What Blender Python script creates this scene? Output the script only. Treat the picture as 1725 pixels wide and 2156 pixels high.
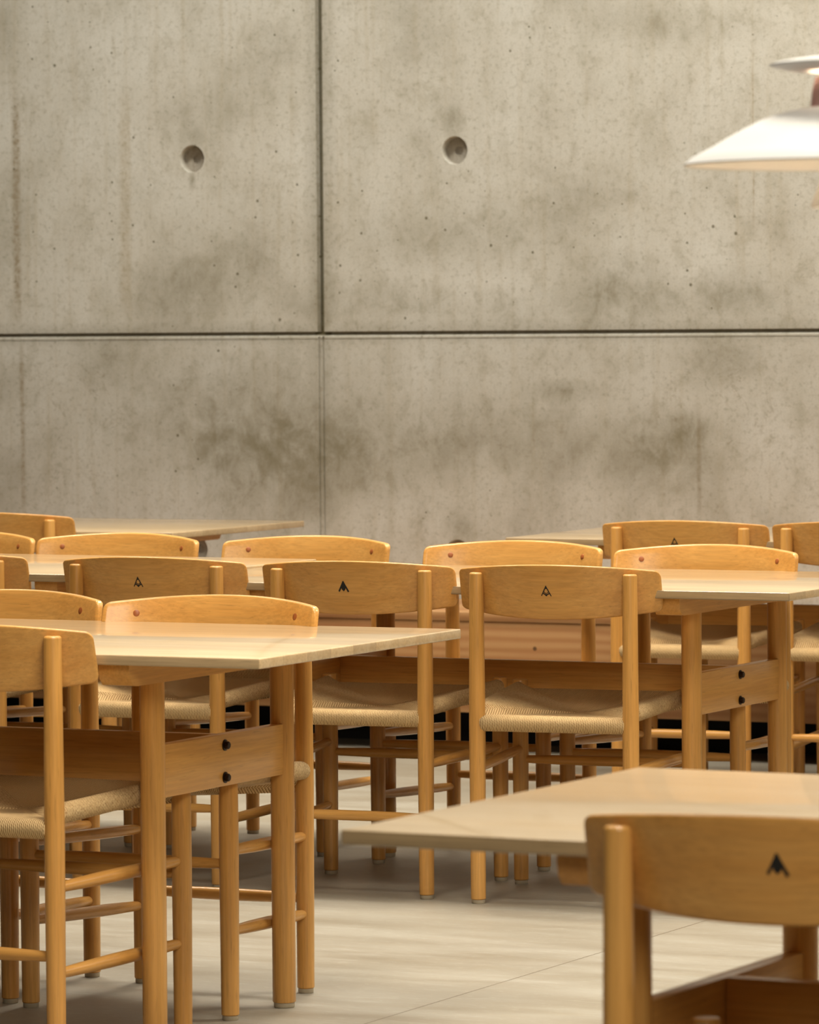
import bpy, bmesh, math, random
from mathutils import Vector, Matrix
random.seed(7)
for o in list(bpy.data.objects): bpy.data.objects.remove(o)
SC = bpy.context.scene
COL = SC.collection
sin, cos, pi = math.sin, math.cos, math.pi

# ------------------------------------------------------------------ camera
F_PX, CAM_H, PITCH, ROLL = 9963.01, 1.32152, 0.03987, 0.00744
cd = bpy.data.cameras.new('camera'); cam = bpy.data.objects.new('camera', cd); COL.objects.link(cam)
cd.sensor_fit = 'HORIZONTAL'; cd.sensor_width = 24.0
cd.lens = F_PX / 1725 * 24.0
cd.clip_start = 0.1; cd.clip_end = 100
cam.matrix_world = Matrix.Translation((0, 0, CAM_H)) @ Matrix.Rotation(pi/2 - PITCH, 4, 'X') @ Matrix.Rotation(-ROLL, 4, 'Z')
cd.dof.use_dof = True; cd.dof.focus_distance = 9.9; cd.dof.aperture_fstop = 10.5
SC.camera = cam
# ------------------------------------------------------------------ light
SC.view_settings.view_transform = 'Standard'; SC.view_settings.look = 'None'
SC.view_settings.gamma = 1; SC.view_settings.exposure = -0.25; SC.view_settings.use_curve_mapping = False
W = bpy.data.worlds.new('world'); SC.world = W; W.use_nodes = True
W.node_tree.nodes['Background'].inputs['Color'].default_value = (1.0, 0.93, 0.80, 1)
W.node_tree.nodes['Background'].inputs['Strength'].default_value = 0.02
def area(name, loc, target, sx, sy, power, col, spread=180):
    l = bpy.data.lights.new(name, 'AREA'); l.shape = 'RECTANGLE'; l.size = sx; l.size_y = sy
    l.energy = power; l.color = col; l.spread = math.radians(spread)
    o = bpy.data.objects.new(name, l); COL.objects.link(o); o.location = loc
    o.rotation_euler = (Vector(target) - Vector(loc)).to_track_quat('-Z', 'Y').to_euler()
    return o
area('ceiling_lights', (0.9, 10.6, 5.8), (0.9, 11.2, 0), 6.0, 4.0, 100, (1.0, 0.94, 0.82))
area('wall_wash_fill', (0.3, 13.3, 5.0), (0.4, 15.2, 2.0), 6.0, .5, 225, (1.0, 0.95, 0.84))  # unseen strip added to brighten the wall from the top
area('right_fill_light', (7.5, 10.0, 4.6), (-0.5, 12.0, 1.4), 4.0, 2.4, 135, (1.0, 0.95, 0.84))  # unseen fill added at right to lift end boards and leg sides
area('front_fill_light', (0.9, 2.0, 3.7), (-0.1, 7.6, 0.5), 2.4, 1.4, 185, (1.0, 0.93, 0.79))  # unseen fill added on the camera side to lift the nearest chairs
# down-lights in the ceiling over the rows of tables
for lx, ly, lw in ((-.6, 8.4, 50), (.25, 11.35, 80), (-1.7, 12.2, 50), (-1.4, 14.0, 24), (1.5, 13.8, 24), (.6, 6.7, 95), (2.3, 9.4, 80)):
    area('ceiling_downlight', (lx, ly, 3.9), (lx, ly, 0), .9, .9, lw, (1.0, 0.92, 0.78), 105)

# ------------------------------------------------------------------ helpers
def mesh_obj(name, bm, mat, parent=None, smooth=True):
    bmesh.ops.recalc_face_normals(bm, faces=bm.faces)
    me = bpy.data.meshes.new(name); bm.to_mesh(me); bm.free()
    if smooth:
        for p in me.polygons: p.use_smooth = True
        try: me.set_sharp_from_angle(angle=math.radians(38))
        except Exception: pass
    if mat: me.materials.append(mat)
    o = bpy.data.objects.new(name, me); COL.objects.link(o)
    if parent: o.parent = parent
    return o
def empty(name, loc=(0, 0, 0), rz=0, label=None, cat=None, group=None):
    o = bpy.data.objects.new(name, None); COL.objects.link(o)
    o.empty_display_size = 0.1
    o.location = loc; o.rotation_euler = (0, 0, rz)
    tag(o, label, cat, group); return o
def tag(o, label=None, cat=None, group=None, kind=None):
    if label: o['label'] = label
    if cat: o['category'] = cat
    if group: o['group'] = group
    if kind: o['kind'] = kind
    return o
def copy_tree(o, parent=None):
    c = o.copy(); COL.objects.link(c)
    if parent: c.parent = parent
    for ch in o.children: copy_tree(ch, c)
    return c
def new_bm(): return bmesh.new()
def tube(bm, p0, p1, prof, seg=24, cap=True):
    """prof: list of (t in metres from p0, radius)"""
    p0, p1 = Vector(p0), Vector(p1); d = (p1 - p0).normalized()
    a = Vector((1, 0, 0)) if abs(d.x) < .9 else Vector((0, 1, 0))
    u = d.cross(a).normalized(); v = d.cross(u)
    rings = []
    for t, r in prof:
        c = p0 + d * t
        rings.append([bm.verts.new(c + u * (r * cos(2*pi*k/seg)) + v * (r * sin(2*pi*k/seg))) for k in range(seg)])
    for A, B in zip(rings, rings[1:]):
        for k in range(seg): bm.faces.new((A[k], A[(k+1) % seg], B[(k+1) % seg], B[k]))
    if cap:
        bm.faces.new(rings[0]); bm.faces.new(rings[-1])
def post_prof(z0, z1, r0, rm, r1, rnd=.005, zm=None):
    zm = zm if zm is not None else (z1 - z0) * .5
    pr = [(0, r0 - .002), (.002, r0), (zm, rm)]
    L = z1 - z0
    pr.append((L - rnd, r1))
    for k in range(1, 5):
        a = k / 4 * pi / 2
        pr.append((L - rnd + rnd * sin(a), r1 - rnd * (1 - cos(a))))
    return pr
def box(bm, x0, x1, y0, y1, z0, z1, bev=0.0, seg=2):
    vs = [bm.verts.new((x, y, z)) for x in (x0, x1) for y in (y0, y1) for z in (z0, z1)]
    idx = [(0, 1, 3, 2), (4, 6, 7, 5), (0, 4, 5, 1), (2, 3, 7, 6), (0, 2, 6, 4), (1, 5, 7, 3)]
    fs = [bm.faces.new([vs[i] for i in f]) for f in idx]
    if bev > 0:
        es = list({e for f in fs for e in f.edges})
        bmesh.ops.recalc_face_normals(bm, faces=fs)
        bmesh.ops.bevel(bm, geom=es, offset=bev, segments=seg, affect='EDGES', profile=0.5)
def prism(bm, pts, axis_from, axis_to, fn):
    """extrude 2D polygon pts; fn(a,b,t)->Vector"""
    A = [bm.verts.new(fn(a, b, axis_from)) for a, b in pts]
    B = [bm.verts.new(fn(a, b, axis_to)) for a, b in pts]
    n = len(pts)
    bm.faces.new(A); bm.faces.new(B)
    for i in range(n): bm.faces.new((A[i], A[(i+1) % n], B[(i+1) % n], B[i]))

# ------------------------------------------------------------------ materials
class NT:
    def __init__(s, name):
        s.m = bpy.data.materials.new(name); s.m.use_nodes = True; s.t = s.m.node_tree
        s.b = s.t.nodes['Principled BSDF']; s.out = s.t.nodes['Material Output']
    def n(s, typ, **kw):
        nd = s.t.nodes.new(typ)
        for k, v in kw.items():
            if k in ('inp',):
                for a, b in v.items(): nd.inputs[a].default_value = b
            else: setattr(nd, k, v)
        return nd
    def l(s, a, b): s.t.links.new(a, b)
    def mapping(s, src, scale=(1, 1, 1), loc=(0, 0, 0), rot=(0, 0, 0)):
        m = s.n('ShaderNodeMapping'); m.inputs['Scale'].default_value = scale
        m.inputs['Location'].default_value = loc; m.inputs['Rotation'].default_value = rot
        s.l(src, m.inputs['Vector']); return m.outputs['Vector']
    def noise(s, vec, scale, detail=4, rough=.55, dist=0.0):
        n = s.n('ShaderNodeTexNoise'); n.inputs['Scale'].default_value = scale
        n.inputs['Detail'].default_value = detail; n.inputs['Roughness'].default_value = rough
        n.inputs['Distortion'].default_value = dist
        s.l(vec, n.inputs['Vector']); return n.outputs['Fac']
    def math(s, op, a, b=None, clamp=False):
        n = s.n('ShaderNodeMath', operation=op); n.use_clamp = clamp
        for i, x in enumerate((a, b)):
            if x is None: continue
            if isinstance(x, (int, float)): n.inputs[i].default_value = x
            else: s.l(x, n.inputs[i])
        return n.outputs[0]
    def ramp(s, fac, stops):
        r = s.n('ShaderNodeValToRGB'); e = r.color_ramp.elements
        while len(e) < len(stops): e.new(0.5)
        for el, (p, c) in zip(e, stops):
            el.position = p; el.color = (c[0], c[1], c[2], 1) if not isinstance(c, (int, float)) else (c, c, c, 1)
        s.l(fac, r.inputs['Fac']); return r.outputs['Color']
    def mix(s, fac, a, b, mode='MIX'):
        n = s.n('ShaderNodeMix', data_type='RGBA', blend_type=mode)
        for key, x in ((0, fac), (6, a), (7, b)):
            if isinstance(x, (int, float)): n.inputs[key].default_value = x
            elif isinstance(x, tuple): n.inputs[key].default_value = (*x, 1)
            else: s.l(x, n.inputs[key])
        return n.outputs[2]
    def maprange(s, v, a, b, c=0.0, d=1.0):
        n = s.n('ShaderNodeMapRange'); n.clamp = True
        s.l(v, n.inputs[0])
        for i, x in enumerate((a, b, c, d)): n.inputs[i+1].default_value = x
        return n.outputs[0]
    def bump(s, h, strength=.2, dist=.001):
        n = s.n('ShaderNodeBump'); n.inputs['Strength'].default_value = strength
        n.inputs['Distance'].default_value = dist; s.l(h, n.inputs['Height']); return n.outputs['Normal']
def srgb(r, g, b):
    f = lambda c: (c/255/12.92) if c/255 <= .04045 else ((c/255+.055)/1.055)**2.4
    return (f(r), f(g), f(b))
def wood(name, axis, light, mid, dark, rough=.38, coat=.38, coat_rough=.16, strips=None, grain=1.0, spec=.25):
    """lacquered beech, grain running along the object's own axis"""
    k = NT(name); tc = k.n('ShaderNodeTexCoord'); oi = k.n('ShaderNodeObjectInfo')
    off = k.n('ShaderNodeVectorMath', operation='SCALE'); off.inputs[0].default_value = (13.1, 7.7, 5.3)
    k.l(oi.outputs['Random'], off.inputs['Scale'])
    ad = k.n('ShaderNodeVectorMath', operation='ADD'); k.l(tc.outputs['Object'], ad.inputs[0]); k.l(off.outputs[0], ad.inputs[1])
    v = ad.outputs[0]
    s1 = [1, 1, 1]; s1[axis] = .06
    s2 = [1, 1, 1]; s2[axis] = .035
    big = k.noise(k.mapping(v, tuple(s1)), 22, 5, .6, .25)
    fine = k.noise(k.mapping(v, tuple(s2)), 190, 3, .6)
    fleck = k.noise(k.mapping(v, tuple(s1)), 330, 2, .5)
    c = k.ramp(big, [(.15, dark), (.5, mid), (.85, light)])
    g = k.maprange(fine, .32, .68, 1 - .13*grain, 1 + .07*grain)
    f = k.maprange(fleck, .62, .74, 1.0, .80)
    gm = k.math('MULTIPLY', g, f)
    # every piece of furniture has its own slight tone
    tone = k.maprange(oi.outputs['Random'], 0, 1, .92, 1.07)
    gm = k.math('MULTIPLY', gm, tone)
    if strips:
        sx = k.n('ShaderNodeSeparateXYZ'); k.l(tc.outputs['Object'], sx.inputs[0])
        q = k.math('FLOOR', k.math('MULTIPLY', sx.outputs[strips[0]], 1/strips[1]))
        cmb = k.n('ShaderNodeCombineXYZ'); k.l(q, cmb.inputs[0]); k.l(oi.outputs['Random'], cmb.inputs[1])
        wn = k.n('ShaderNodeTexWhiteNoise', noise_dimensions='3D'); k.l(cmb.outputs[0], wn.inputs['Vector'])
        st = k.maprange(wn.outputs['Value'], 0, 1, .86, 1.06)
        gm = k.math('MULTIPLY', gm, st)
        fr = k.math('FRACT', k.math('MULTIPLY', sx.outputs[strips[0]], 1/strips[1]))
        edge = k.math('LESS_THAN', fr, .012)
        gm = k.math('MULTIPLY', gm, k.math('SUBTRACT', 1.0, k.math('MULTIPLY', edge, .25)))
    hs = k.n('ShaderNodeVectorMath', operation='SCALE'); k.l(c, hs.inputs[0]); k.l(gm, hs.inputs['Scale'])
    k.l(hs.outputs[0], k.b.inputs['Base Color'])
    k.b.inputs['Roughness'].default_value = rough
    k.b.inputs['Specular IOR Level'].default_value = spec
    k.b.inputs['Coat Weight'].default_value = coat; k.b.inputs['Coat Roughness'].default_value = coat_rough
    k.l(k.bump(fine, .12, .0004), k.b.inputs['Normal'])
    return k.m
L1, M1, D1 = srgb(210, 160, 90), srgb(200, 146, 76), srgb(186, 129, 59)
WX = wood('beech_grain_x', 0, L1, M1, D1)
WY = wood('beech_grain_y', 1, L1, M1, D1)
WZ = wood('beech_grain_z', 2, L1, M1, D1)
WTOP = wood('beech_table_top', 0, srgb(198, 174, 138), srgb(188, 161, 122), srgb(174, 145, 104), rough=.34, coat=.75, coat_rough=.06, strips=(1, .0955))
def plain(name, col, rough=.5, metal=0, spec=.5, coat=0):
    k = NT(name)
    tc = k.n('ShaderNodeTexCoord')
    n = k.noise(tc.outputs['Object'], 60, 3)
    k.l(k.mix(k.maprange(n, .3, .7, 0, 1), tuple(c*.93 for c in col), tuple(min(1, c*1.05) for c in col)), k.b.inputs['Base Color'])
    k.b.inputs['Roughness'].default_value = rough; k.b.inputs['Metallic'].default_value = metal
    k.b.inputs['Specular IOR Level'].default_value = spec; k.b.inputs['Coat Weight'].default_value = coat
    return k.m
PEG = plain('walnut_plug', srgb(150, 84, 40), .4)
INK = plain('burnt_mark', srgb(14, 10, 6), .7)
BOLT = plain('dark_bronze', srgb(48, 34, 24), .35, .8)
GLIDE = plain('pale_glide', srgb(168, 154, 130), .5)

def cord_mat():
    k = NT('woven_paper_cord'); tc = k.n('ShaderNodeTexCoord')
    sp = k.n('ShaderNodeSeparateXYZ'); k.l(tc.outputs['Object'], sp.inputs[0])
    x, y = sp.outputs[0], sp.outputs[1]
    yc = k.math('SUBTRACT', y, .1925)
    # half width of the trapezoid at this depth
    hw = k.math('ADD', k.math('MULTIPLY', y, .0909), .184)
    ax = k.math('DIVIDE', k.math('ABSOLUTE', x), hw)
    ay = k.math('DIVIDE', k.math('ABSOLUTE', yc), .1925)
    side = k.math('GREATER_THAN', ax, ay)
    sel = k.n('ShaderNodeMix', data_type='FLOAT'); k.l(side, sel.inputs[0]); k.l(x, sel.inputs[2]); k.l(y, sel.inputs[3])
    w = sel.outputs[0]
    wob = k.noise(tc.outputs['Object'], 45, 2)
    w2 = k.math('ADD', w, k.math('MULTIPLY', wob, .0016))
    ph = k.math('MULTIPLY', w2, 2*pi/.0042)
    s = k.math('ADD', k.math('MULTIPLY', k.math('SINE', ph), .5), .5)
    # twist of the cord
    other = k.n('ShaderNodeMix', data_type='FLOAT'); k.l(side, other.inputs[0]); k.l(y, other.inputs[2]); k.l(x, other.inputs[3])
    zz = k.math('ADD', k.math('MULTIPLY', other.outputs[0], 900.0), k.math('MULTIPLY', sp.outputs[2], 900.0))
    tw = k.math('ADD', k.math('MULTIPLY', k.math('SINE', k.math('ADD', zz, k.math('MULTIPLY', ph, .5))), .5), .5)
    h = k.math('ADD', k.math('MULTIPLY', s, .8), k.math('MULTIPLY', tw, .2))
    rgh = k.noise(k.mapping(tc.outputs['Object'], (1, 1, .6)), 330, 3, .6)
    h = k.math('ADD', h, k.math('MULTIPLY', k.math('MULTIPLY', k.math('SUBTRACT', rgh, .5), 1.6), k.math('ADD', .35, side)))
    lo, hi = srgb(138, 100, 54), srgb(222, 192, 142)
    c = k.mix(k.maprange(h, .0, .75, 0, 1), lo, hi)
    big = k.noise(tc.outputs['Object'], 14, 3)
    c = k.mix(k.maprange(big, .35, .7, 0, .35), c, srgb(205, 165, 110), 'MIX')
    k.l(c, k.b.inputs['Base Color']); k.b.inputs['Roughness'].default_value = .75
    k.b.inputs['Specular IOR Level'].default_value = .3
    k.l(k.bump(h, .9, .0018), k.b.inputs['Normal'])
    return k.m
CORD = cord_mat()

TH_W = 0.46
J0 = (-0.28175, 15.45719)       # foot of the vertical joint in the concrete wall
def concrete():
    k = NT('cast_concrete'); tc = k.n('ShaderNodeTexCoord'); P = tc.outputs['Object']
    sp = k.n('ShaderNodeSeparateXYZ'); k.l(P, sp.inputs[0]); X, Z = sp.outputs[0], sp.outputs[2]
    cloud = k.noise(k.mapping(P, (1, 1, 1)), 1.9, 6, .6, .3)
    cloud2 = k.noise(k.mapping(P, (1.4, 1, .55), (3, 0, 5)), 5.5, 6, .65)
    streak = k.noise(k.mapping(P, (1, 1, .045)), 34, 4, .55)
    speck = k.noise(P, 60, 5, .7)
    fine = k.noise(P, 260, 3, .6)
    c = k.ramp(cloud, [(.32, srgb(176, 171, 158)), (.47, srgb(202, 198, 187)), (.70, srgb(214, 212, 204))])
    c = k.mix(k.maprange(cloud2, .50, .72, 0, .36), c, srgb(152, 146, 124))
    c = k.mix(k.maprange(cloud2, .46, .28, 0, .38), c, srgb(208, 207, 198))
    c = k.mix(k.maprange(streak, .54, .74, 0, .30), c, srgb(172, 158, 128))
    c = k.mix(k.maprange(streak, .44, .28, 0, .22), c, srgb(208, 207, 198))
    mott = k.noise(k.mapping(P, (1, 1, .8), (7, 2, 1)), 13, 7, .72, .4)
    c = k.mix(k.maprange(mott, .52, .68, 0, .34), c, srgb(146, 138, 112))
    c = k.mix(k.maprange(mott, .46, .32, 0, .30), c, srgb(206, 205, 197))
    c = k.mix(k.maprange(speck, .52, .68, 0, .42), c, srgb(126, 118, 92))
    c = k.mix(k.maprange(fine, .4, .7, 0, .22), c, srgb(110, 100, 78))
    c = k.mix(k.maprange(Z, 1.286, 1.288, .07, 0), c, srgb(70, 66, 56))      # a little darker below the horizontal joint
    # individual stains: (s, z, radius s, radius z, strength)
    rag = k.maprange(mott, .36, .60, .35, 1.0)
    def blob(c, s, z, rs, rz, st, col=srgb(118, 110, 84), ragged=.55):
        dx = k.math('MULTIPLY', k.math('SUBTRACT', X, s), 1/rs); dz = k.math('MULTIPLY', k.math('SUBTRACT', Z, z), 1/rz)
        d = k.math('SQRT', k.math('ADD', k.math('MULTIPLY', dx, dx), k.math('MULTIPLY', dz, dz)))
        d = k.math('ADD', d, k.math('MULTIPLY', k.math('SUBTRACT', cloud2, .5), ragged*2.2))
        d = k.math('ADD', d, k.math('MULTIPLY', k.math('SUBTRACT', speck, .5), ragged*1.2))
        return k.mix(k.math('MULTIPLY', k.maprange(d, 1.35, .2, 0, min(.9, st*1.15)), rag), c, col)
    for b in STAINS: c = blob(c, *b)
    for s, z0, z1, wd, st, wet in RUNS:
        dx = k.math('ABSOLUTE', k.math('ADD', k.math('SUBTRACT', X, s), k.math('MULTIPLY', k.math('SUBTRACT', cloud2, .5), .02)))
        a = k.maprange(dx, wd, wd*.3, 0, 1)
        inz = k.math('MULTIPLY', k.maprange(Z, z0, z0+.12, 0, 1), k.maprange(Z, z1, z1-.12, 0, 1))
        a = k.math('MULTIPLY', k.math('MULTIPLY', a, inz), k.maprange(speck, .35, .6, .3, 1.0))
        c = k.mix(k.math('MULTIPLY', a, st), c, wet)
    # dirt held in the joints
    jx = k.maprange(k.math('ABSOLUTE', X), .07, .0, 0, 1)
    up = k.maprange(Z, 1.2, 1.29, .45, 1.0)
    jx = k.math('MULTIPLY', k.math('MULTIPLY', jx, up), .42)
    jz = k.math('MULTIPLY', k.maprange(k.math('ABSOLUTE', k.math('SUBTRACT', Z, 1.292)), .045, 0, 0, 1), .38)
    c = k.mix(k.math('MULTIPLY', k.math('MAXIMUM', jx, jz), k.maprange(speck, .3, .6, .6, 1)), c, srgb(92, 84, 54))
    Y = sp.outputs[1]
    groove = k.maprange(Y, .003, .0085, 0, 1)
    gx = k.math('MULTIPLY', groove, k.math('LESS_THAN', k.math('ABSOLUTE', X), .03))
    c = k.mix(k.math('MULTIPLY', gx, .75), c, srgb(74, 68, 36))
    gz = k.math('MULTIPLY', groove, k.math('LESS_THAN', k.math('ABSOLUTE', k.math('SUBTRACT', Z, 1.29)), .025))
    c = k.mix(k.math('MULTIPLY', gz, .6), c, srgb(84, 74, 44))
    inner = k.maprange(Y, .012, .03, 0, .38)  # tie holes turn browner with depth
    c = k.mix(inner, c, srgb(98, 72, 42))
    # small blow holes
    xz = k.n('ShaderNodeCombineXYZ'); k.l(X, xz.inputs[0]); k.l(Z, xz.inputs[1])
    vo = k.n('ShaderNodeTexVoronoi', voronoi_dimensions='2D'); vo.inputs['Scale'].default_value = 13; k.l(xz.outputs[0], vo.inputs['Vector'])
    cn = k.n('ShaderNodeSeparateColor'); k.l(vo.outputs['Color'], cn.inputs[0])
    rad = k.math('MULTIPLY', k.math('POWER', cn.outputs[0], 1.6), .075)
    zone = k.maprange(k.noise(P, 1.6, 3), .46, .60, .12, 1)
    for s0, z0, rs, rz in ((-.18, 1.62, .34, .42), (.14, 1.58, .26, .22), (-.65, 1.75, .3, .3)):
        dx = k.math('MULTIPLY', k.math('SUBTRACT', X, s0), 1/rs); dz = k.math('MULTIPLY', k.math('SUBTRACT', Z, z0), 1/rz)
        d = k.math('SQRT', k.math('ADD', k.math('MULTIPLY', dx, dx), k.math('MULTIPLY', dz, dz)))
        zone = k.math('MAXIMUM', zone, k.maprange(d, 1.0, .7, 0, 1))
    hole = k.maprange(k.math('SUBTRACT', k.math('MULTIPLY', rad, zone), vo.outputs['Distance']), 0, .010, 0, 1)
    # hairline cracks low on the left panel and on the right one
    cr = k.noise(k.mapping(P, (1, 1, 1), (2, 0, 4)), 4.2, 6, .62, .8)
    crm = k.maprange(k.math('ABSOLUTE', k.math('SUBTRACT', cr, .5)), .0045, .0, 0, 1)
    cz = 0
    for s0, z0, rs, rz in ((-.95, .98, .32, .34), (1.42, 1.04, .28, .20)):
        dx = k.math('MULTIPLY', k.math('SUBTRACT', X, s0), 1/rs); dz = k.math('MULTIPLY', k.math('SUBTRACT', Z, z0), 1/rz)
        d = k.math('SQRT', k.math('ADD', k.math('MULTIPLY', dx, dx), k.math('MULTIPLY', dz, dz)))
        q = k.maprange(d, 1.0, .6, 0, 1); cz = q if cz == 0 else k.math('MAXIMUM', cz, q)
    c = k.mix(k.math('MULTIPLY', k.math('MULTIPLY', crm, cz), .5), c, srgb(120, 104, 72))
    c = k.mix(k.math('MULTIPLY', hole, .72), c, srgb(82, 74, 40))
    k.l(c, k.b.inputs['Base Color'])
    k.b.inputs['Roughness'].default_value = .62; k.b.inputs['Specular IOR Level'].default_value = .35
    h = k.math('SUBTRACT', k.math('MULTIPLY', speck, .5), hole)
    k.l(k.bump(h, .35, .002), k.b.inputs['Normal'])
    return k.m
STAINS = []
RUNS = []
def floor_mat():
    k = NT('pale_concrete_floor'); tc = k.n('ShaderNodeTexCoord'); P = tc.outputs['Object']
    sp = k.n('ShaderNodeSeparateXYZ'); k.l(P, sp.inputs[0])
    a = k.noise(k.mapping(P, (.22, 1, 1)), 7, 6, .6)
    b = k.noise(k.mapping(P, (.16, 1, 1)), 34, 4, .6)
    d = k.noise(P, 120, 4, .6)
    c = k.ramp(a, [(.3, srgb(128, 118, 101)), (.5, srgb(140, 132, 117)), (.7, srgb(150, 144, 131))])
    c = k.mix(k.maprange(b, .52, .75, 0, .3), c, srgb(142, 129, 106))
    c = k.mix(k.maprange(b, .42, .25, 0, .3), c, srgb(178, 174, 164))
    e2 = k.noise(k.mapping(P, (.35, 1, 1)), 90, 3, .6)
    c = k.mix(k.maprange(e2, .58, .72, 0, .30), c, srgb(176, 171, 158))
    c = k.mix(k.maprange(e2, .42, .30, 0, .22), c, srgb(112, 101, 82))
    c = k.mix(k.maprange(d, .6, .75, 0, .18), c, srgb(120, 106, 84))
    # expansion joint
    w = k.math('ADD', sp.outputs[0], k.math('MULTIPLY', k.math('SUBTRACT', d, .5), .004))
    j = k.maprange(k.math('ABSOLUTE', w), .0028, .0016, 0, 1)
    c = k.mix(k.math('MULTIPLY', j, .75), c, srgb(88, 76, 56))
    k.l(c, k.b.inputs['Base Color'])
    k.l(k.maprange(a, .3, .7, .42, .58), k.b.inputs['Roughness'])
    h = k.math('SUBTRACT', k.math('MULTIPLY', b, .3), j)
    k.l(k.bump(h, .25, .0015), k.b.inputs['Normal'])
    return k.m

# ------------------------------------------------------------------ setting
def wall_back():
    bm = new_bm(); box(bm, -6.0, 7.0, 0, .3, 0, 4.6)
    wall = mesh_obj('wall_back', bm, None, smooth=False)
    cut = new_bm()
    def cyl(s, z, r, d0, d1, r2=None, seg=40):
        r2 = r2 or r
        tube(cut, (s, d0, z), (s, d1, z), [(0, r), (d1 - d0, r2)], seg)
    cutters = []
    def flush():
        nonlocal cut
        bmesh.ops.recalc_face_normals(cut, faces=cut.faces)
        me = bpy.data.meshes.new('c'); cut.to_mesh(me); cut.free(); cut = new_bm()
        o = bpy.data.objects.new('c', me); COL.objects.link(o); cutters.append(o)
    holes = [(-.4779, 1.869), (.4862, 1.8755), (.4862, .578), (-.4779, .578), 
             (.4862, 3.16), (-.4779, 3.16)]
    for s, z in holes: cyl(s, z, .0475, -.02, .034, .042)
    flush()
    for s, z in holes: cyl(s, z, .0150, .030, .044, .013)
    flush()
    # joints between the cast panels: upper vertical joint is two stepped grooves, the lower one shallower
    for s in (0, 1.93, -1.93, 3.86, -3.86):
        prism(cut, [(s-.0045, .012), (s+.0075, .012), (s+.0095, -.002), (s-.0065, -.002)], 1.290, 4.7, lambda a, b, t: Vector((a, b, t)))
    flush()
    for s in (0, 1.93, -1.93, 3.86, -3.86):
        prism(cut, [(s-.017, .006), (s-.006, .006), (s-.006, -.002), (s-.020, -.002)], 1.290, 4.7, lambda a, b, t: Vector((a, b, t)))
        prism(cut, [(s-.013, .0045), (s-.009, .0045), (s-.006, -.002), (s-.016, -.002)], -.1, 1.280, lambda a, b, t: Vector((a, b, t)))
        prism(cut, [(s+.003, .0045), (s+.007, .0045), (s+.010, -.002), (s+.000, -.002)], -.1, 1.280, lambda a, b, t: Vector((a, b, t)))
    flush()
    for z in (1.292, 2.585+1.29, .0-.2):
        prism(cut, [(z-.003, .011), (z+.0035, .011), (z+.0045, -.002), (z-.0145, -.002)], -6.1, 7.1, lambda a, b, t: Vector((t, b, a)))
    flush()
    for z in (1.292,):
        prism(cut, [(z-.0215, .002), (z-.019, .002), (z-.018, -.002), (z-.0225, -.002)], -6.1, 7.1, lambda a, b, t: Vector((t, b, a)))
    flush()
    for c in cutters:
        m = wall.modifiers.new('b', 'BOOLEAN'); m.operation = 'DIFFERENCE'; m.object = c; m.solver = 'EXACT'
    bpy.context.view_layer.update()
    dg = bpy.context.evaluated_depsgraph_get()
    me = bpy.data.meshes.new_from_object(wall.evaluated_get(dg))
    wall.modifiers.clear(); wall.data = me
    for c in cutters: bpy.data.objects.remove(c)
    for p in me.polygons: p.use_smooth = False
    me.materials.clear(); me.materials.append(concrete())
    wall.location = (J0[0], J0[1], 0); wall.rotation_euler = (0, 0, -TH_W)
    tag(wall, 'grey cast concrete wall with panel joints and round tie holes', kind='structure')
# positions on the wall: s along it from the vertical joint, z height
STAINS = [(-.10, .98, .30, .22, .45), (-.22, .80, .26, .18, .45), (.10, .86, .3, .14, .35), (1.18, .92, .26, .12, .55), (1.05, 1.43, .20, .10, .45), (1.46, 1.42, .15, .07, .42), (-.42, 1.02, .34, .20, .42),
          (-.80, 1.20, .12, .09, .40), (.55, 1.60, .5, .10, .25), (1.28, .98, .07, .05, .5), (-.18, .92, .30, .10, .36),
          (.85, 1.10, .12, .035, .45), (1.40, 1.20, .12, .08, .42), (.45, .95, .42, .13, .34), (.12, 1.40, .3, .07, .25),
          (-.55, 1.42, .22, .10, .30), (-.35, 1.50, .25, .2, .22), (1.30, 2.25, .3, .07, .30), (1.1, 1.36, .9, .07, .28),
          (.485, 1.965, .035, .05, .5), (-.478, 1.945, .045, .04, .5), (-.478, 1.80, .012, .03, .6), (.5, .67, .06, .06, .45)]
RUNS = [(-1.155, 1.30, 2.15, .022, .75, srgb(140, 124, 96)), (-.735, 1.33, 2.10, .028, .45, srgb(160, 144, 112)),
        (-1.14, .62, 1.28, .012, .55, srgb(132, 112, 78)), (.20, 1.9, 2.05, .02, .5, srgb(150, 132, 92)),
        (1.52, 1.58, 2.20, .0035, .5, srgb(150, 130, 98)), (1.33, .65, 1.1, .010, .5, srgb(126, 112, 84)), (.36, .6, .78, .03, .4, srgb(120, 108, 80))]
wall_back()

bm = new_bm(); box(bm, -7.0, 8.0, -15.0, 6.9, -.12, 0)
fl = mesh_obj('floor', bm, floor_mat(), smooth=False)
# the floor's own Y runs across the tables so its saw-cut joint falls where the photo shows it
fl.location = (0.40603, 9.90380, 0); fl.rotation_euler = (0, 0, -.457)
tag(fl, 'pale streaky concrete floor with a fine diagonal saw cut joint', kind='structure')

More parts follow.
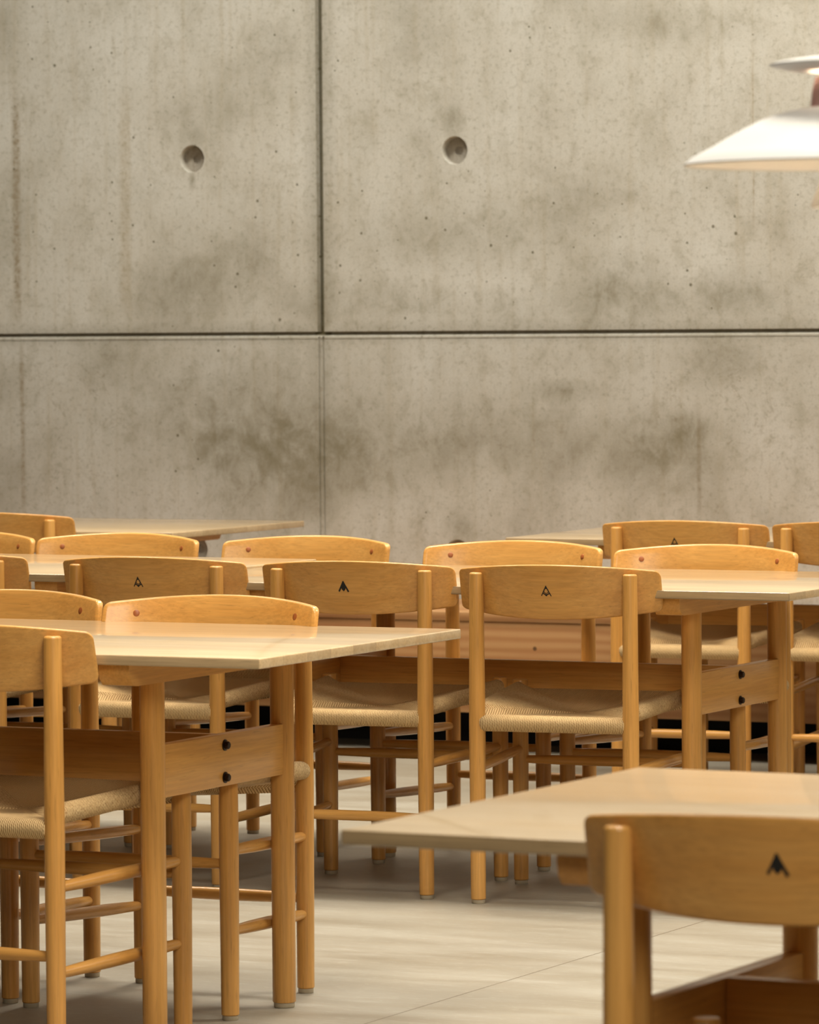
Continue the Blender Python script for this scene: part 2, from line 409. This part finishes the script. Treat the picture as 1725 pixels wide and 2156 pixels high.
# ------------------------------------------------------------------ bench along the wall
def ply_mat():
    k = NT('pine_plywood'); tc = k.n('ShaderNodeTexCoord'); P = tc.outputs['Object']
    n1 = k.noise(k.mapping(P, (.30, 1, 1)), 4.5, 3, .5, .8)
    w = k.n('ShaderNodeTexWave', wave_type='BANDS', bands_direction='Z'); w.inputs['Scale'].default_value = 9
    w.inputs['Distortion'].default_value = 9; w.inputs['Detail'].default_value = 2; w.inputs['Detail Scale'].default_value = .6
    k.l(k.mapping(P, (.16, .6, 1)), w.inputs['Vector'])
    c = k.ramp(w.outputs['Fac'], [(.0, srgb(160, 112, 68)), (.5, srgb(170, 124, 78)), (1, srgb(176, 132, 86))])
    c = k.mix(k.maprange(n1, .5, .7, 0, .5), c, srgb(158, 104, 66))
    sp = k.n('ShaderNodeSeparateXYZ'); k.l(P, sp.inputs[0])
    dx = k.math('SUBTRACT', sp.outputs[0], KNOT[0]); dz = k.math('SUBTRACT', sp.outputs[2], KNOT[1])
    d = k.math('SQRT', k.math('ADD', k.math('MULTIPLY', dx, dx), k.math('MULTIPLY', dz, dz)))
    c = k.mix(k.maprange(d, .008, .005, 0, .85), c, srgb(70, 44, 20))
    k.l(c, k.b.inputs['Base Color']); k.b.inputs['Roughness'].default_value = .5
    return k.m
KNOT = (.24, .325)
PLY = ply_mat()
BENCH0 = (0.16205, 14.52928)
bench = empty('wall_bench', (BENCH0[0], BENCH0[1], 0), -TH_W, 'long pale plywood bench running along the foot of the concrete wall', 'bench')
bm = new_bm(); box(bm, -5.5, 6.2, 0, .625, .405, .4326, .002); mesh_obj('seat_top', bm, PLY, bench)
bm = new_bm(); box(bm, -5.5, 6.2, .006, .028, .123, .404, .0015); mesh_obj('front_panel', bm, PLY, bench)
bm = new_bm(); box(bm, -5.5, 6.2, .30, .32, .001, .404); tag(mesh_obj('recessed_base', bm, plain('black_base', srgb(20, 17, 13), .8), bench), 'black recessed base panel')

# ------------------------------------------------------------------ chair
CW, PP, FD, FP = .24, .184, .385, .219
def back_y(x, z):
    return .050 - 1.40 * (CW*CW - x*x) - (z - .745) * .24
def backrest_bm():
    bm = new_bm(); r = .0135; t = .0145; er = .0042
    xs = []
    N = 30
    for i in range(N + 1): xs.append(-(CW - r) + 2*(CW - r)*i/N)
    ends = [CW - r + r*sin(a*pi/2/7) for a in range(1, 8)]
    xs = [-e for e in reversed(ends)] + xs + ends
    rings = []
    for x in xs:
        u = x / CW
        top = .776 - .0155*u*u; bot = .651 + .0185*u*u
        ax = abs(x)
        if ax > CW - r:
            q = r - math.sqrt(max(0, r*r - (ax - (CW - r))**2)); q = min(q, r)
            top -= q; bot += q
        th = t
        if ax > CW - .004: th = t * (.62 + .38 * min(1, (CW - ax)/.004))
        pts = []
        h = top - bot
        e = min(er, th/2*.98, h/2*.9)
        # front face bottom->top, rounded top, back face top->bottom, rounded bottom
        for k in range(9): pts.append((bot + e + (h - 2*e)*k/8, th/2))
        for k in range(1, 4):
            a = k/4*pi/2; pts.append((top - e + e*sin(a), th/2 - e + e*cos(a)))
        pts.append((top, th/2 - e)); pts.append((top, -th/2 + e))
        for k in range(1, 4):
            a = pi/2 - k/4*pi/2; pts.append((top - e + e*sin(a), -th/2 + e - e*cos(a)))
        for k in range(8, -1, -1): pts.append((bot + e + (h - 2*e)*k/8, -th/2))
        for k in range(1, 4):
            a = k/4*pi/2; pts.append((bot + e - e*sin(a), -th/2 + e - e*cos(a)))
        pts.append((bot, -th/2 + e)); pts.append((bot, th/2 - e))
        for k in range(1, 4):
            a = pi/2 - k/4*pi/2; pts.append((bot + e - e*sin(a), th/2 - e + e*cos(a)))
        slope = 2.80 * x; n = Vector((-slope, 1)).normalized()
        ring = []
        for z, q in pts:
            y = back_y(x, z)
            ring.append(bm.verts.new((x + n.x*q, y + n.y*q, z)))
        rings.append(ring)
    m = len(rings[0])
    for A, B in zip(rings, rings[1:]):
        for k in range(m): bm.faces.new((A[k], A[(k+1) % m], B[(k+1) % m], B[k]))
    bm.faces.new(rings[0]); bm.faces.new(rings[-1])
    return bm
def logo_bm(filled):
    """the little stamped A-shaped mark on the back of the backrest"""
    bm = new_bm(); cx, cz, s = 0.0, .716, .0125
    x0 = -.0045
    def stroke(a, b, w):
        a, b = Vector(a), Vector(b); d = (b - a).normalized(); n = Vector((-d.y, d.x))*w/2
        a2, b2 = a - d*w*.35, b + d*w*.35
        add([a2 - n, b2 - n, b2 + n, a2 + n])
    def add(poly):
        F = []; B = []
        for p in poly:
            X = x0 + cx - p[0]*s; Z = cz + p[1]*s      # seen from behind, +x is mirrored back
            y = back_y(X, Z) - .00725
            F.append(bm.verts.new((X, y - .0007, Z))); B.append(bm.verts.new((X, y + .0012, Z)))
        n = len(poly)
        bm.faces.new(F); bm.faces.new(B)
        for i in range(n): bm.faces.new((F[i], F[(i+1) % n], B[(i+1) % n], B[i]))
    def disc(c, r, n=12): add([(c[0] + r*cos(2*pi*i/n), c[1] + r*sin(2*pi*i/n)) for i in range(n)])
    def ring(c, r0, r1, n=18):
        for i in range(n):
            a, b = 2*pi*i/n, 2*pi*(i+1)/n
            add([(c[0]+r0*cos(a), c[1]+r0*sin(a)), (c[0]+r1*cos(a), c[1]+r1*sin(a)), (c[0]+r1*cos(b), c[1]+r1*sin(b)), (c[0]+r0*cos(b), c[1]+r0*sin(b))])
    w = .30 if filled else .17
    stroke((.05, .92), (-.85, -.85), w); stroke((.0, .92), (.95, -.80), w)
    if filled:
        add([(.02, .9), (-.42, .0), (-.30, -.50), (.05, -.85), (.42, -.50), (.48, .0)][::-1])
    else:
        ring((.03, .05), .38, .50)
        add([(-.12, .80), (.02, 1.0), (.16, .80), (.10, .50), (-.10, .50)])
        stroke((-.45, -.45), (.05, -.75), w*1.1); stroke((.05, -.75), (.55, -.42), w*1.1); disc((.05, -.72), .2)
    bmesh.ops.remove_doubles(bm, verts=bm.verts, dist=1e-7)
    return bm
def seat_bm():
    bm = new_bm(); rr = .0185
    per = []                       # perimeter points with outward normals
    n = 22
    bl, br, fr, fl_ = (-PP, 0), (PP, 0), (FP, FD), (-FP, FD)
    sides = [(bl, br, (0, -1)), (br, fr, (cos(-.0907), sin(-.0907))), (fr, fl_, (0, 1)), (fl_, bl, (-cos(-.0907), sin(-.0907)))]
    for a, b, nn in sides:
        for i in range(n + 1):
            ln = math.hypot(b[0]-a[0], b[1]-a[1]); t = (.013 + (ln - .026)*i/n)/ln
            yy = a[1] + (b[1]-a[1])*t
            z = .4120 if nn == (0, -1) else (.4440 if nn == (0, 1) else .437 + .024*yy/FD)   # side rails sit higher
            per.append((a[0] + (b[0]-a[0])*t, yy, nn, z))
    c = (0, .1925)
    rows = []
    RAD = [.06, .15, .28, .42, .56, .70, .82, .92, 1.0]
    for px, py, nn, pz in per:
        col = []
        # straight sag of each rail's roll: slightly fatter in the middle
        for q in RAD:
            x = c[0] + (px - c[0])*q; y = c[1] + (py - c[1])*q
            col.append((x, y, .424 + (pz + rr - .424) * q**1.1))
        for k in range(1, 9):
            a = k/8*pi
            col.append((px + nn[0]*rr*sin(a), py + nn[1]*rr*sin(a), pz + rr*cos(a)))
        for q in RAD[::-1][1:]:
            x = c[0] + (px - c[0])*q; y = c[1] + (py - c[1])*q
            col.append((x, y, .398 + (pz - rr - .398) * q))
        rows.append([bm.verts.new(v) for v in col])
    m = len(rows)
    for i in range(m):
        A, B = rows[i], rows[(i+1) % m]
        for k in range(len(A) - 1): bm.faces.new((A[k], B[k], B[k+1], A[k+1]))
    bm.faces.new([r[0] for r in rows]); bm.faces.new([r[-1] for r in rows])
    bmesh.ops.remove_doubles(bm, verts=bm.verts, dist=1e-6)
    return bm
def rung_prof(L, r0=.0088, r1=.0122):
    return [(L*i/10, r0 + (r1 - r0)*(1 - abs(2*i/10 - 1)**2.2)) for i in range(11)]
def rung(p0, p1):
    bm = new_bm(); tube(bm, p0, p1, rung_prof((Vector(p1) - Vector(p0)).length), 20); return bm
def make_chair(filled):
    root = empty('dining_chair')
    gl = .009
    for sx in (-1, 1):
        bm = new_bm(); tube(bm, (sx*PP, 0, gl), (sx*PP, 0, .755), post_prof(gl, .755, .0172, .0190, .0163, .005, .40), 28)
        lg = mesh_obj('leg', bm, WZ, root)
        bm = new_bm(); tube(bm, (sx*PP, 0, 0), (sx*PP, 0, gl), [(0, .0145), (.002, .0155), (gl, .0155)], 20)
        mesh_obj('foot_glide', bm, GLIDE, lg)
        bm = new_bm(); tube(bm, (sx*FP, FD, gl), (sx*FP, FD, .483), post_prof(gl, .483, .0172, .0190, .0180, .004, .30), 28)
        lg = mesh_obj('leg', bm, WZ, root)
        bm = new_bm(); tube(bm, (sx*FP, FD, 0), (sx*FP, FD, gl), [(0, .0145), (.002, .0155), (gl, .0155)], 20)
        mesh_obj('foot_glide', bm, GLIDE, lg)
        mesh_obj('side_rung', rung((sx*PP, 0, .308), (sx*FP, FD, .320)), WY, root)
        mesh_obj('side_rung', rung((sx*PP, 0, .155), (sx*FP, FD, .168)), WY, root)
    mesh_obj('front_rung', rung((-FP, FD, .295), (FP, FD, .295)), WX, root)
    mesh_obj('back_rung', rung((-PP, 0, .186), (PP, 0, .186)), WX, root)
    mesh_obj('seat', seat_bm(), CORD, root)
    br = mesh_obj('backrest', backrest_bm(), WX, root)
    for sx in (-1, 1):
        x, z = sx*PP*.985, .738
        n = Vector((-2.8*x, 1, .24)).normalized(); p = Vector((x, back_y(x, z), z))
        bm = new_bm(); tube(bm, p + n*.004, p + n*.0080, [(0, .0066), (.0036, .0066), (.004, .0060)], 20)
        tag(mesh_obj('peg', bm, PEG, br), 'dark walnut peg')
    tag(mesh_obj('stamped_mark', logo_bm(filled), INK, br, smooth=False), 'small black stamped mark')
    return root
proto = {False: make_chair(False), True: make_chair(True)}
used = set()
def chair(x, y, th, zs, label, group, filled=False, away=True, mark=None):
    """th: the way the table's short side runs; away: the sitter would face away from the camera"""
    if filled in used: o = copy_tree(proto[filled])
    else: o = proto[filled]; used.add(filled)
    o.location = (x, y, 0); o.rotation_euler = (0, 0, -(th + (0 if away else pi))); o.scale = (1, 1, zs)
    tag(o, label, 'chair', group)
    if mark:                       # the stamp does not sit at the same spot on every chair
        for c in o.children:
            for q in c.children:
                if q.name.startswith('stamped_mark'): q.location = (mark[0], -.0011, mark[1])
    return o

# ------------------------------------------------------------------ table
TL, TW, TT, LA, LB, LR = 1.6526, .858, .0185, .306, .166, .0232
TH = .717
def make_table():
    """origin at the near right corner on the floor; x runs left to right, y away"""
    H = TH
    root = empty('dining_table')
    bm = new_bm(); box(bm, -TL, 0, 0, TW, H - TT, H, .0025, 3)
    mesh_obj('tabletop', bm, WTOP, root)
    for i, x in enumerate((-LA, -(TL - LA))):
        bm = new_bm(); hx = .0315; zt = H - TT; zb = zt - .040
        prof = [(.022, zt), (.022, zt - .012), (.026, zt - .026), (.036, zb + .002), (.05, zb), (TW - .05, zb), (TW - .036, zb + .002), (TW - .026, zt - .026), (TW - .022, zt - .012), (TW - .022, zt)]
        prism(bm, prof, x - hx, x + hx, lambda a, b, t: Vector((t, a, b)))
        mesh_obj('cleat', bm, WY, root)
        for y in (LB, TW - LB):
            bm = new_bm(); tube(bm, (x, y, .010), (x, y, H - TT - .0405), [(0, LR - .002), (.002, LR - .0005), (.25, LR), (H - TT - .0505, LR)], 32)
            lg = mesh_obj('leg', bm, WZ, root)
            bm = new_bm(); tube(bm, (x, y, 0), (x, y, .010), [(0, .019), (.002, .0205), (.010, .0205)], 24)
            mesh_obj('foot_glide', bm, GLIDE, lg)
        bm = new_bm(); box(bm, x - .012, x + .012, LB - .010, TW - LB + .003, .422, .518, .0015)
        eb = mesh_obj('end_board', bm, WY, root)
        s = 1 if i == 0 else -1
        for z in (.438, .498):
            bm = new_bm()
            tube(bm, (x + s*.011, TW/2, z), (x + s*.022, TW/2, z), [(0, .0105), (.0030, .0105), (.0034, .0075), (.0095, .0072), (.011, .0055)], 16)
            tag(mesh_obj('bolt', bm, BOLT, eb), 'dark bolt head')
    bm = new_bm(); box(bm, -(TL - LA) + .0125, -LA - .0125, TW/2 - .012, TW/2 + .012, .422, .518, .0015)
    mesh_obj('stretcher_board', bm, WX, root)
    return root
tproto = make_table(); t_used = [False]
def table(x, y, th, label, group=None, dz=0, board=0):
    if t_used[0]: o = copy_tree(tproto)
    else: o = tproto; t_used[0] = True
    o.location = (x, y, 0); o.rotation_euler = (0, 0, -th); o.scale = (1, 1, 1 + dz/TH)
    for c in o.children:
        if c.name.startswith(('end_board', 'stretcher_board')): c.location.z = board   # boards are mounted at slightly different heights
    tag(o, label, 'table', group)
    return o
def left_corner(x, y, th): return (x + TL*cos(th), y - TL*sin(th), th)
GT = 'wooden dining tables'
table(-0.2681, 8.3625, .4410, 'wooden dining table at front left, its right end with bolted end board showing', GT, dz=.0128, board=.024)
table(0.8425, 10.4861, .4565, 'wooden dining table in middle row at right with chairs both sides', GT)
table(-0.6161, 11.2734, .4565, 'wooden dining table in middle row at left, butted against its neighbour', GT, dz=.006)
table(*left_corner(-0.0849, 5.6277, .4731), 'blurred wooden dining table nearest the camera, front right', GT, dz=.0013, board=-.013)
table(-0.6906, 13.7264, .4429, 'wooden dining table before the concrete wall at back left', GT, dz=.0015)
table(*left_corner(0.2686, 13.2945, .45), 'wooden dining table before the concrete wall at back right', GT)

GC = 'wooden dining chairs with woven cord seats'
C = [
 (0.3222, 10.6706, 0.3706, 1.0000, 'wooden chair seen from behind in middle row, outlined black mark, rightmost at table', False, True),
 (-0.1370, 10.8981, 0.3866, 1.0012, 'wooden chair seen from behind in middle row, solid black mark, second from right', True, True),
 (-0.6227, 11.1366, 0.4075, 1.0030, 'wooden chair seen from behind in middle row, thin outlined mark, left of solid-marked chair', False, True),
 (-1.1631, 11.4744, 0.4200, 1.0030, 'wooden chair back cut by left frame edge in middle row, seen from behind', False, True),
 (-0.8037, 8.5467, 0.4900, 1.0156, 'wooden chair at front left corner seen from behind, pulled up to nearest left table', False, True),
 (0.4005, 5.2339, 0.4100, 1.0000, 'large blurred wooden chair at lower right, solid black mark on its backrest', True, True),
 (0.7431, 12.9964, 0.3829, 1.0000, 'wooden chair seen from behind at back right table, left one of two', False, True),
 (1.1930, 12.7847, 0.4300, 1.0026, 'wooden chair seen from behind at back right table, cut by right frame edge', False, True),
 (-1.2222, 13.9100, 0.4200, 1.0000, 'wooden chair seen from behind at back left table by the wall', False, True),
 (0.7384, 11.5326, 0.4508, 1.0000, 'wooden chair facing camera beyond middle table, rightmost of that far row', False, False),
 (0.2744, 11.8157, 0.4177, 1.0000, 'wooden chair facing camera beyond middle table, second from right in far row', False, False),
 (-0.2476, 12.1712, 0.4560, 1.0000, 'wooden chair facing camera beyond middle row, standing behind the table seam', False, False),
 (-0.7464, 12.4175, 0.4456, 1.0000, 'wooden chair facing camera beyond middle row, second from left frame edge', False, False),
 (-1.1870, 12.6000, 0.4450, 1.0000, 'wooden chair facing camera beyond middle row, cut by left frame edge', False, False),
 (-0.3776, 9.3958, 0.4500, 1.0090, 'wooden chair facing camera across front left table, whole backrest above tabletop', False, False),
 (-0.8172, 9.6478, 0.4500, 1.0090, 'wooden chair facing camera across front left table, backrest cut by left edge', False, False),
]
for x, y, th, zs, lab, fil, aw in C: chair(x, y, th, zs, lab, GC, fil, aw, (.0213, .0055) if lab.startswith('large') else None)

# ------------------------------------------------------------------ pendant lamp
def shade_mat(name, col, trans=.25):
    k = NT(name); tc = k.n('ShaderNodeTexCoord')
    n = k.noise(tc.outputs['Object'], 30, 2)
    k.l(k.mix(k.maprange(n, .3, .7, 0, 1), tuple(c*.98 for c in col), col), k.b.inputs['Base Color'])
    k.b.inputs['Roughness'].default_value = .6
    return k.m
def lathe(bm, prof, seg=72, close=True):
    rings = []
    for r, z in prof: rings.append([bm.verts.new((r*cos(2*pi*k/seg), r*sin(2*pi*k/seg), z)) for k in range(seg)])
    prs = list(zip(rings, rings[1:])) + ([(rings[-1], rings[0])] if close else [])
    for A, B in prs:
        for k in range(seg): bm.faces.new((A[k], A[(k+1) % seg], B[(k+1) % seg], B[k]))
def shell(prof, t=.0012):
    """closed thin shell from an outer profile"""
    inner = []
    for i, (r, z) in enumerate(prof):
        a = prof[max(0, i-1)]; b = prof[min(len(prof)-1, i+1)]
        d = Vector((b[0]-a[0], b[1]-a[1])).normalized(); n = Vector((-d.y, d.x))
        inner.append((max(.001, r + n.x*t), z + n.y*t))
    return prof + inner[::-1]
WHITE = shade_mat('white_lacquer', srgb(204, 203, 201))
PINK = shade_mat('rose_lacquer', srgb(238, 190, 182))
lamp = empty('pendant_lamp', (0.578, 5.60, 1.505), 0, 'white layered pendant lamp hanging at right edge of frame', 'pendant lamp')
R = .25
main = [(R, 0), (R-.010, .0085), (R-.018, .0125), (R-.035, .0215), (R-.052, .0315), (R-.072, .042), (R-.090, .0510), (R-.106, .0570), (R-.122, .0615), (R-.138, .0645), (R-.155, .0668), (R-.175, .0690), (R-.19, .0700)]
bm = new_bm(); lathe(bm, shell(main, -.0016)); sh = mesh_obj('main_shade', bm, WHITE, lamp)
bm = new_bm(); lathe(bm, [(R, -.0005), (R+.0008, .0005), (R, .0018), (R-.004, .0012)]); mesh_obj('rim', bm, WHITE, sh)
mid = [(.100, .058), (.1005, .070), (.099, .085), (.0965, .096), (.095, .103)]
bm = new_bm(); lathe(bm, shell(mid, .0015)); mesh_obj('middle_ring', bm, PINK, lamp)
top = [(.149, .1175), (.1488, .1185), (.143, .1205), (.125, .1238), (.100, .1268), (.070, .1295), (.04, .1310), (.012, .1315)]
topu = [(.012, .1300), (.04, .1292), (.07, .1262), (.09, .1150), (.100, .1100), (.125, .1115), (.143, .1150), (.1488, .1165)]
bm = new_bm(); lathe(bm, top + topu); mesh_obj('top_shade', bm, WHITE, lamp)
low = [(.1015, -.050), (.100, -.046), (.096, -.036), (.088, -.018), (.078, .002), (.066, .020)]
bm = new_bm(); lathe(bm, shell(low, .0015)); mesh_obj('lower_shade', bm, WHITE, lamp)
bm = new_bm(); lathe(bm, [(.001, -.0495), (.07, -.0495), (.098, -.0485), (.098, -.0470), (.07, -.0480), (.001, -.0480)], close=False)
k = NT('opal_diffuser'); k.b.inputs['Base Color'].default_value = (1, .93, .85, 1); k.b.inputs['Emission Color'].default_value = (1, .80, .62, 1); k.b.inputs['Emission Strength'].default_value = 2.2
mesh_obj('diffuser', bm, k.m, lamp)
for a in range(3):
    bm = new_bm(); A = a*2*pi/3 + .5
    tube(bm, (.075*cos(A), .075*sin(A), .012), (.078*cos(A), .078*sin(A), .122), [(0, .002), (.11, .002)], 8)
    mesh_obj('strut', bm, WHITE, lamp)
bm = new_bm(); tube(bm, (0, 0, .128), (0, 0, .20), [(0, .022), (.03, .020), (.05, .008), (.072, .005)], 20); mesh_obj('cable_cap', bm, WHITE, lamp)
bm = new_bm(); tube(bm, (0, 0, .195), (0, 0, 3.1), [(0, .003), (2.9, .003)], 8); mesh_obj('cable', bm, WHITE, lamp)
bl = bpy.data.lights.new('lamp_bulb', 'POINT'); bl.energy = 6; bl.color = (1, .78, .52); bl.shadow_soft_size = .03
bo = bpy.data.objects.new('lamp_bulb', bl); COL.objects.link(bo); bo.parent = lamp; bo.location = (0, 0, .030)
